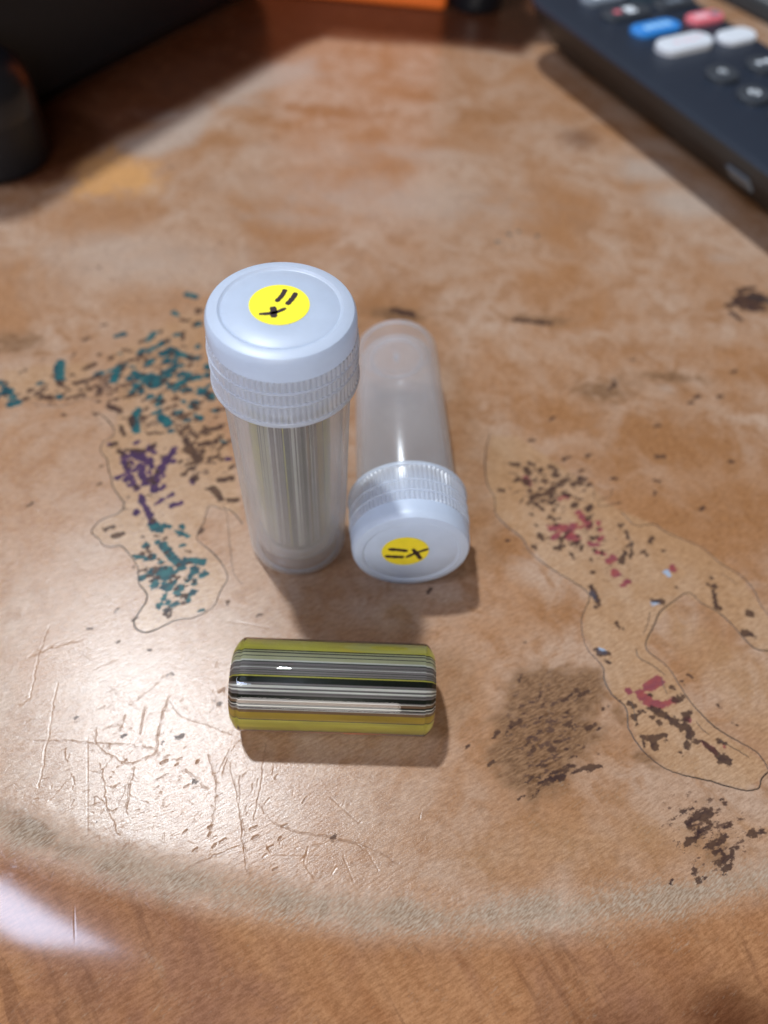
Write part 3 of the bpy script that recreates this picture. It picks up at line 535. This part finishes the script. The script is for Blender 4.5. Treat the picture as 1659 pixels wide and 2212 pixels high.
def sticker(t, B, q, cpx, r, m, strokes, crop, extra=()):
    n = B[:, 2]; c = on_plane(*pxy(crop, [cpx])[0], q, n); inv = t.matrix_world.inverted()
    V = []; K = 64
    for z in (.003, .009):
        for i in range(K):
            a = 2*math.pi*i/K; V.append(np.array(inv @ Vector((c+r*(math.cos(a)*B[:, 0]+math.sin(a)*B[:, 1])+n*z)*S))/S)
    F = [tuple(range(K, 2*K))]+[(i, (i+1) % K, K+(i+1) % K, K+i) for i in range(K)]
    st = mesh_obj('sticker', V, F, m, t)
    for wd, pts in strokes:
        pp = [on_plane(x, y, q, n) for x, y in pxy(crop, pts)]; x, y = pxy(crop, pts)[0]
        ribbon('ink_stroke', pp, wd*crop[0]*np.linalg.norm(pp[0]-cO)/FPX*1.6, B[:, 0], B[:, 1], n, M_ink, inv, st, .013)
    for wd, pts in extra:
        pp = [on_plane(x, y, q, n) for x, y in pxy(crop, pts)]
        ribbon('ink_stroke', pp, wd*crop[0]*np.linalg.norm(pp[0]-cO)/FPX, B[:, 0], B[:, 1], n, M_ink, inv, t, .005)
H1, c1 = 6.143, 1.362
bpy.context.view_layer.update()
b1 = np.array([-1.7727, 8.9554, 0.0]); ax1 = np.array([0, 0, 1.])
v1, B1 = make_vial('standing frosted vial with milky cap, yellow sticker on top and a striped glass rod inside', b1, ax1, H1, c1, 1.19)
bpy.context.view_layer.update()
K1 = (.2116, 432, 540)
sticker(v1, B1, b1+ax1*(H1-.018), (810, 560), .45, M_yel, [(30, [(872,408),(838,470),(778,534)]), (32, [(982,442),(945,500),(886,564)]), (24, [(602,660),(700,655),(780,640),(878,600)]), (42, [(742,585),(755,640),(752,695)])], K1, [(14, [(905,735),(915,757)])])
az = .1068; k2 = .9721; sl = (1.2465-1)/(6.12-.3)
ax2 = np.array([math.sin(az), -math.cos(az), sl]); ax2 /= np.linalg.norm(ax2)
b2 = np.array([-.0452, 13.9014, k2*1.0])
v2, B2 = make_vial('empty frosted vial lying on its side with its yellow stickered cap towards the viewer', b2, ax2, 6.12, 1.362, 1.235, k2)
bpy.context.view_layer.update()
K2 = (.1953, 729, 945)
sticker(v2, B2, b2+ax2*k2*(6.12-.018), (750, 1258), .455, M_yel2, [(34, [(562,1232),(660,1238),(775,1250)]), (32, [(525,1308),(630,1315),(735,1318)]), (32, [(832,1228),(880,1285),(922,1342)]), (25, [(755,1322),(860,1275),(1010,1225)])], K2)

# ------------------------------------------------------------------ striped glass rods
mg, nt, b = mat('clear_glass'); b.inputs['Transmission Weight'].default_value = 1; b.inputs['Roughness'].default_value = .01; b.inputs['IOR'].default_value = 1.46
b.inputs['Base Color'].default_value = (.98, 1, .93, 1)
tc = N(nt, 'ShaderNodeTexCoord'); no = N(nt, 'ShaderNodeTexNoise', ins={'Scale': 120.0, 'Detail': 2.0}); L(nt, tc.outputs['Object'], no.inputs['Vector'])
bp = N(nt, 'ShaderNodeBump', ins={'Strength': .12, 'Distance': .0001}); L(nt, no.outputs[0], bp.inputs['Height']); L(nt, bp.outputs[0], b.inputs['Normal'])
def stripe(name, col, rough=.35):
    m, nt, b = mat(name)
    tc = N(nt, 'ShaderNodeTexCoord'); mp = N(nt, 'ShaderNodeMapping'); mp.inputs['Scale'].default_value = (900, 900, 60); L(nt, tc.outputs['Object'], mp.inputs['Vector'])
    no = N(nt, 'ShaderNodeTexNoise', ins={'Scale': 1.0, 'Detail': 3.0}); L(nt, mp.outputs[0], no.inputs['Vector'])
    L(nt, mixc(nt, no.outputs[0], tuple(c*.6 for c in col), tuple(min(1, c*1.35) for c in col)), b.inputs['Base Color']); b.inputs['Roughness'].default_value = rough
    b.inputs['Specular IOR Level'].default_value = .2
    return m
SM = {'yel': stripe('yellow_green_glass', (.54, .50, .085)), 'olv': stripe('olive_glass', (.42, .29, .05)), 'blk': stripe('black_glass', (.006, .010, .008)), 'gry': stripe('grey_lilac_glass', (.20, .18, .19)), 'wht': stripe('white_glass', (.80, .80, .76)),
      'brn': stripe('brown_glass', (.20, .12, .075)), 'grn': stripe('pale_green_glass', (.50, .50, .33)), 'dgr': stripe('dark_grey_glass', (.05, .05, .048))}
SK = list(SM)
# bands across the lying rod, top to bottom, as read in the photograph (position 0..1)
bands = [(0,'yel'),(.135,'blk'),(.145,'grn'),(.16,'dgr'),(.17,'grn'),(.20,'dgr'),(.21,'grn'),(.245,'wht'),(.26,'blk'),(.268,'gry'),(.30,'dgr'),(.306,'gry'),(.32,'wht'),(.328,'gry'),(.35,'blk'),(.356,'gry'),(.375,'dgr'),(.38,'gry'),(.40,'blk'),(.408,'yel'),(.42,'blk'),(.482,'gry'),
         (.50,'dgr'),(.508,'wht'),(.535,'gry'),(.548,'dgr'),(.555,'wht'),(.57,'gry'),(.585,'dgr'),(.592,'gry'),(.612,'blk'),(.650,'gry'),(.665,'wht'),(.672,'brn'),(.70,'blk'),(.715,'wht'),(.725,'blk'),(.738,'gry'),(.752,'wht'),(.76,'brn'),(.79,'olv'),(.86,'dgr'),(.868,'yel')]
def make_rod(label, M4, centre_deg, ln, R=.806, seed=3):
    t = thing('glass_rod', label, 'glass rod', (0, 0, 0)); t.matrix_world = M4
    g = [(0, -ln/2), (R-.19, -ln/2), (R-.15, -ln/2+.012), (R-.05, -ln/2+.085), (R-.012, -ln/2+.13), (R, -ln/2+.17), (R, ln/2-.17), (R-.012, ln/2-.13), (R-.05, ln/2-.085), (R-.15, ln/2-.012), (R-.19, ln/2), (0, ln/2)]
    lathe('glass_shell', g, 128, mg, t, sharp=30)
    rc = .655; n = 1.46; seg = 360
    us = np.linspace(-.9999, .9999, 4001); arg = us/(n*rc); ok = np.abs(arg) < 1
    phis = np.arcsin(us[ok])-np.arcsin(us[ok]/n)+np.arcsin(arg[ok])
    mi = []; r = random.Random(seed)
    rnd = []
    while len(rnd) < seg: rnd += [SK.index(r.choice(['blk', 'gry', 'wht', 'dgr', 'gry', 'brn', 'grn', 'blk']))]*r.randint(1, 4)
    for k in range(seg):
        ph = (2*math.pi*(k+.5)/seg-math.radians(centre_deg)+math.pi) % (2*math.pi)-math.pi
        if abs(ph) <= phis.max():
            u = np.interp(ph, phis, us[ok]); pos = (1+u)/2
            nm = [b_[1] for b_ in bands if b_[0] <= pos][-1]; mi.append(SK.index(nm))
        else: mi.append(rnd[k])
    rad = rc*R
    def rf(i, k, rr): return rr if i not in (1, 2) else rr+(.004 if mi[k] in (0, 4) else 0)
    core = lathe('striped_core', [(0, -ln/2+.14), (rad-.05, -ln/2+.14), (rad, -ln/2+.20), (rad, ln/2-.20), (rad-.05, ln/2-.14), (0, ln/2-.14)], seg, None, t, sharp=60)
    for kname in SK: core.data.materials.append(SM[kname])
    for p in core.data.polygons:
        c = p.center; k = int((math.atan2(c[1], c[0]) % (2*math.pi))/(2*math.pi)*seg) % seg; p.material_index = mi[k]
    return t
# lying rod: axis along x, slightly turned
ra = .0515; axr = np.array([math.cos(ra), math.sin(ra), 0]); cr = np.array([-.6246, 5.347, .806])
perp = np.array([-math.sin(ra), math.cos(ra), 0])      # away from the viewer
Mr = Matrix(((perp[0], 0, axr[0], cr[0]*S), (perp[1], 0, axr[1], cr[1]*S), (0, 1, 0, cr[2]*S), (0, 0, 0, 1)))
# local x = away, local y = up, local z = along
toc = cO-cr; cdeg = math.degrees(math.atan2(toc[2], toc@perp))
Mr2 = Matrix(((perp[0], 0, -axr[0], cr[0]*S), (perp[1], 0, -axr[1], cr[1]*S), (0, 1, 0, cr[2]*S), (0, 0, 0, 1)))
def mirror_fix(M4): return M4
det = Mr.to_3x3().determinant()
make_rod('thick clear glass rod with lengthwise black, white and yellow stripes lying on the bare table', Mr if det > 0 else Mr2, cdeg, 3.5065)
# standing rod in the vial; its striped face turned to the viewer
dirc = math.degrees(math.atan2(-b1[1], -b1[0]))
make_rod('striped glass rod standing inside the upright frosted vial', Matrix.Translation(Vector((b1[0], b1[1], .42+2.08))*S), dirc, 4.15, R=.71, seed=5)

# ------------------------------------------------------------------ television remote
ra_ = at(1219, 129); dn = np.array([.52085, -.85365, 0]); nn_ = np.array([.85365, .52085, 0])
M_shell = simple('remote_black', (.012, .019, .034), .42, .5, .1, bump=.2); M_under = simple('remote_side', (.022, .019, .018), .5, .4, .1)
rem = thing('remote_control', 'black television remote with coloured pill shaped buttons, upper right on the table', 'remote control')
Mrem = Matrix(((dn[0], nn_[0], 0, ra_[0]*S), (dn[1], nn_[1], 0, ra_[1]*S), (0, 0, 1, 0), (0, 0, 0, 1)))
# this frame is left-handed in plan, so build points directly in world space instead
def rw(a, nv, z): return ra_+dn*a+nn_*nv+np.array([0, 0, z])
def rrect(a0, a1, n0, n1, r, k=8):
    out = []
    for ca, cn, s in ((a1-r, n1-r, 0), (a0+r, n1-r, 1), (a0+r, n0+r, 2), (a1-r, n0+r, 3)):
        for i in range(k+1):
            t = math.pi/2*(s+i/k); out.append((ca+r*math.cos(t), cn+r*math.sin(t)))
    return out
def stack(name, rings, m, parent, smooth=True, sharp=35):
    """rings: list of (outline, z) joined bottom to top, closed"""
    V = []; F = []; k = len(rings[0][0])
    for out, z in rings: V += [rw(a, q, z) for a, q in out]
    for i in range(len(rings)-1):
        for j in range(k): F.append((i*k+j, (i+1)*k+j, (i+1)*k+(j+1) % k, i*k+(j+1) % k))
    F.append(tuple(range(k))); F.append(tuple(reversed([(len(rings)-1)*k+j for j in range(k)])))
    return mesh_obj(name, V, F, m, parent, smooth, sharp)
A0, A1, n0, n1 = -1.5, 17.5, -1.72, 4.12
stack('shell', [(rrect(A0+1.2, A1-1.2, 0.15, 2.3, .9), .0), (rrect(A0+1.0, A1-1.0, -.05, 2.5, 1.0), .12), (rrect(A0+.5, A1-.5, -.75, 3.2, 1.2), .75), (rrect(A0+.12, A1-.12, -1.4, 3.85, 1.4), 1.45), (rrect(A0, A1, n0+.03, n1-.03, 1.5), 1.95)], M_under, rem)
stack('face_plate', [(rrect(A0, A1, n0+.03, n1-.03, 1.5), 1.955), (rrect(A0, A1, n0, n1, 1.5), 2.02), (rrect(A0+.06, A1-.06, n0+.06, n1-.06, 1.45), 2.10), (rrect(A0+.2, A1-.2, n0+.2, n1-.2, 1.35), 2.13)], M_shell, rem)
def col_m(nm, c, r=.4): return simple(nm, c, r, .5, .05)
M_bl = col_m('button_blue', (.03, .22, .62)); M_w = col_m('button_white', (.62, .66, .72)); M_gy = col_m('button_grey', (.16, .19, .23)); M_bk = col_m('button_black', (.040, .048, .060), .3); M_rd = col_m('button_red', (.70, .16, .20)); M_pr = col_m('print_pale', (.80, .86, .92)); M_lb = col_m('print_light_blue', (.30, .58, .90)); M_pk = col_m('print_pink', (.80, .45, .50)); M_teal = col_m('button_green', (.02, .20, .15))
def button(a, q, hl, hw, m, z=2.13, hgt=.16, round_=None):
    r = min(hl, hw)-.005 if round_ is None else round_
    o = rrect(a-hw, a+hw, q-hl, q+hl, r); i_ = rrect(a-hw+.05, a+hw-.05, q-hl+.05, q+hl-.05, max(r-.05, .02))
    socket = stack('button', [(o, z-.02), (o, z+hgt-.05), (i_, z+hgt)], m, rem); return socket
def mark(a, q, pts, wd, m, bt, z=2.13+.16):
    """short printed strokes on a button top"""
    for (x0, y0), (x1, y1) in pts:
        d = np.array([x1-x0, y1-y0]); l = np.linalg.norm(d)+1e-9; d /= l; s = np.array([-d[1], d[0]])*wd/2
        p = [np.array([a+x0, q+y0])-s, np.array([a+x1, q+y1])-s, np.array([a+x1, q+y1])+s, np.array([a+x0, q+y0])+s]
        V = [rw(x, y, z+.003) for x, y in p]+[rw(x, y, z+.008) for x, y in p]
        mesh_obj('print_mark', V, [(7, 6, 5, 4), (0, 1, 5, 4), (1, 2, 6, 5), (2, 3, 7, 6), (3, 0, 4, 7)], m, bt)
bt = button(.45, .75, .95, .42, M_gy); mark(.45, .75, [((.0, -.5), (.05, -.2)), ((-.05, -.05), (.1, .1)), ((.05, .2), (-.1, .35)), ((0, .45), (.05, .62))], .28, M_pr, bt)
bt = button(1.8, .75, 1.0, .42, M_bk); mark(1.8, .75, [((0, -.55), (0, -.25))], .2, M_rd, bt); mark(1.8, .75, [((-.12, -.05), (-.05, .35)), ((.12, -.05), (.1, .35))], .22, M_pr, bt)
bt = button(3.18, .98, 1.0, .42, M_bl); mark(3.18, 1.02, [((.08, -.6), (0, -.35)), ((-.1, -.25), (.1, -.05)), ((.1, .05), (-.1, .25)), ((-.1, .35), (.1, .55))], .26, M_lb, bt)
bt = button(4.56, 1.08, 1.12, .46, M_w, hgt=.22); mark(4.56, 1.12, [((0, -.5), (0, -.3)), ((.05, -.1), (-.05, .1)), ((.05, .2), (0, .4)), ((-.1, .6), (-.05, .75))], .10, M_pk, bt, 2.13+.22)
bt = button(.35, 3.0, .8, .35, M_teal)
bt = button(1.75, 3.0, .90, .38, M_bk); mark(1.75, 3.0, [((0, -.35), (.05, -.1)), ((.05, .0), (-.05, .3))], .26, M_gy, bt)
bt = button(3.15, 3.25, .78, .36, M_rd); mark(3.15, 3.25, [((0, .25), (0, .6))], .3, M_gy, bt); mark(3.15, 3.25, [((0, -.5), (0, .1))], .3, M_pk, bt)
bt = button(4.72, 3.30, .78, .44, M_w)
for a in (6.7, 8.15, 9.6, 11.05):
    for j, q in enumerate((.85, 2.62)):
        bt = button(a, q, .55, .50, M_bk, hgt=.18); zz = 2.13+.18
        if j == 0 and a > 8: mark(a, q, [((-.18, 0), (.18, 0)), ((0, -.18), (0, .18)), ((-.13, -.13), (.13, .13))], .12, M_pr, bt, zz)
        elif j == 0: mark(a, q, [((-.1, -.1), (.1, .08)), ((.08, -.08), (-.08, .1))], .16, M_pr, bt, zz)
        else: mark(a, q, [((0, -.28), (0, -.1)), ((0, .05), (0, .3))], .18, M_pr, bt, zz)
for a in (9.9, 12.2):  # added grey pads standing in for bluish glints on the remote's side
    V = []
    for x, z, o in ((a, 1.35, -1.36), (a+.9, 1.35, -1.36), (a+.9, .85, -.86), (a, .85, -.86)): V.append(rw(x, o-.07, z)); 
    for x, z, o in ((a, 1.35, -1.36), (a+.9, 1.35, -1.36), (a+.9, .85, -.86), (a, .85, -.86)): V.append(rw(x, o+.2, z+.05))
    mesh_obj('side_glint_pad', V, [(0, 1, 2, 3), (7, 6, 5, 4), (0, 4, 5, 1), (1, 5, 6, 2), (2, 6, 7, 3), (3, 7, 4, 0)], M_gy, rem)

# ------------------------------------------------------------------ blurred things at the back
def rbox(name, P0, ux, uy, lx, ly, h, m, parent, bev=.6, z0=0.0, top=True):
    """rounded upright box: corner P0, edge directions ux, uy"""
    def ring(ins, z, r):
        pts = []
        for ca, cb, s in ((lx-r, ly-r, 0), (r, ly-r, 1), (r, r, 2), (lx-r, r, 3)):
            for i in range(7):
                t = math.pi/2*(s+i/6); a = ca+(r-ins)*math.cos(t); b_ = cb+(r-ins)*math.sin(t)
                p = np.array(P0)+np.array(ux)*a+np.array(uy)*b_; pts.append((p[0], p[1], z))
        return pts
    r = bev; rings = [ring(r*.35, z0, r), ring(0, z0+r*.4, r), ring(0, z0+h-r*.7, r), ring(r*.12, z0+h-r*.4, r), ring(r*.45, z0+h-r*.1, r), ring(r*.8, z0+h, r)]
    V = [p for q in rings for p in q]; k = len(rings[0]); F = []
    flip = ux[0]*uy[1]-ux[1]*uy[0] > 0
    for i in range(len(rings)-1):
        for j in range(k):
            f = (i*k+j, i*k+(j+1) % k, (i+1)*k+(j+1) % k, (i+1)*k+j); F.append(f if flip else f[::-1])
    F.append(tuple(reversed(range(k))) if flip else tuple(range(k))); t = tuple((len(rings)-1)*k+j for j in range(k)); F.append(t if flip else t[::-1])
    return mesh_obj(name, V, F, m, parent, True, 40)
M_bag = simple('black_matte', (.006, .007, .010), .45, .4, .3, bump=.5); M_blk2 = simple('black_smooth', (.008, .009, .012), .3, .5)
bag = thing('black_case', 'large black case standing blurred at the upper left of the table', 'case')
u1 = np.array([.475, .88]); u1 /= np.linalg.norm(u1); u2 = np.array([-u1[1], u1[0]])
p0 = np.array([-14.3, 21.6])
rbox('case_body', p0, u1, u2, 18, 9, 13.0, M_bag, bag, 1.4)
tube('carry_handle', [(*(p0+u1*4-u2*.1), 6.5), (*(p0+u1*4.2-u2*.5), 7.2), (*(p0+u1*5-u2*.7), 7.8), (*(p0+u1*8-u2*.8), 8.0), (*(p0+u1*11-u2*.7), 7.8), (*(p0+u1*12-u2*.5), 7.2), (*(p0+u1*12.2-u2*.1), 6.5)], .35, M_blk2, bag, 10)
tube('zip_line', [(*(p0+u1*t-u2*.02), 9.2) for t in np.linspace(1.5, 14.5, 20)], .12, M_blk2, bag, 6)
jar = thing('black_canister', 'small round black canister at the left edge in front of the black case', 'canister', (-12.95, 22.1, 0))
lathe('canister_body', [(0, 0), (1.5, 0), (1.62, .12), (1.65, .3), (1.65, 1.6)], 48, M_bag, jar)
lathe('canister_lid', [(1.60, 1.6), (1.70, 1.62), (1.70, 2.2), (1.55, 2.7), (1.1, 3.05), (0, 3.15)], 48, M_blk2, jar)
ob = thing('orange_box', 'bright orange box standing blurred at the top edge', 'box')
M_or = simple('orange_card', (.85, .17, .02), .5, .4, .08)
rbox('box_body', (-9.2, 35.72), np.array([.9995, -.03]), np.array([.03, .9995]), 10.0, 5, 11.2, M_or, ob, .25)
rbox('box_lid', (-9.26, 35.66), np.array([.9995, -.03]), np.array([.03, .9995]), 10.12, 5.12, 1.2, M_or, ob, .25, 10.6)
dc = thing('black_bottle', 'dark round bottle standing beside the orange box at the top edge', 'bottle', (2.0, 36.3, 0))
lathe('bottle_body', [(0, 0), (1.0, 0), (1.1, .1), (1.12, .3), (1.12, 9.0), (.9, 9.8), (.6, 10.3)], 40, M_blk2, dc); lathe('bottle_cap', [(.62, 10.2), (.7, 10.25), (.7, 11.6), (.6, 11.8), (0, 11.82)], 32, M_bag, dc)
tb = thing('grey_tablet', 'dark grey flat tablet lying beyond the remote at the upper right corner', 'tablet')
e0 = at(1565, 7); e1 = at(1659, 56); ud = (e1-e0)[:2]; ud /= np.linalg.norm(ud); up_ = np.array([-ud[1], ud[0]])
st = e0[:2]-ud*5; M_tab = simple('tablet_grey', (.045, .050, .055), .35, .5)
rbox('tablet_body', st, ud, up_, 17, 11, .8, M_tab, tb, .3); rbox('tablet_screen', st+ud*.5+up_*.5, ud, up_, 16, 10, .05, M_blk2, tb, .03, .8)
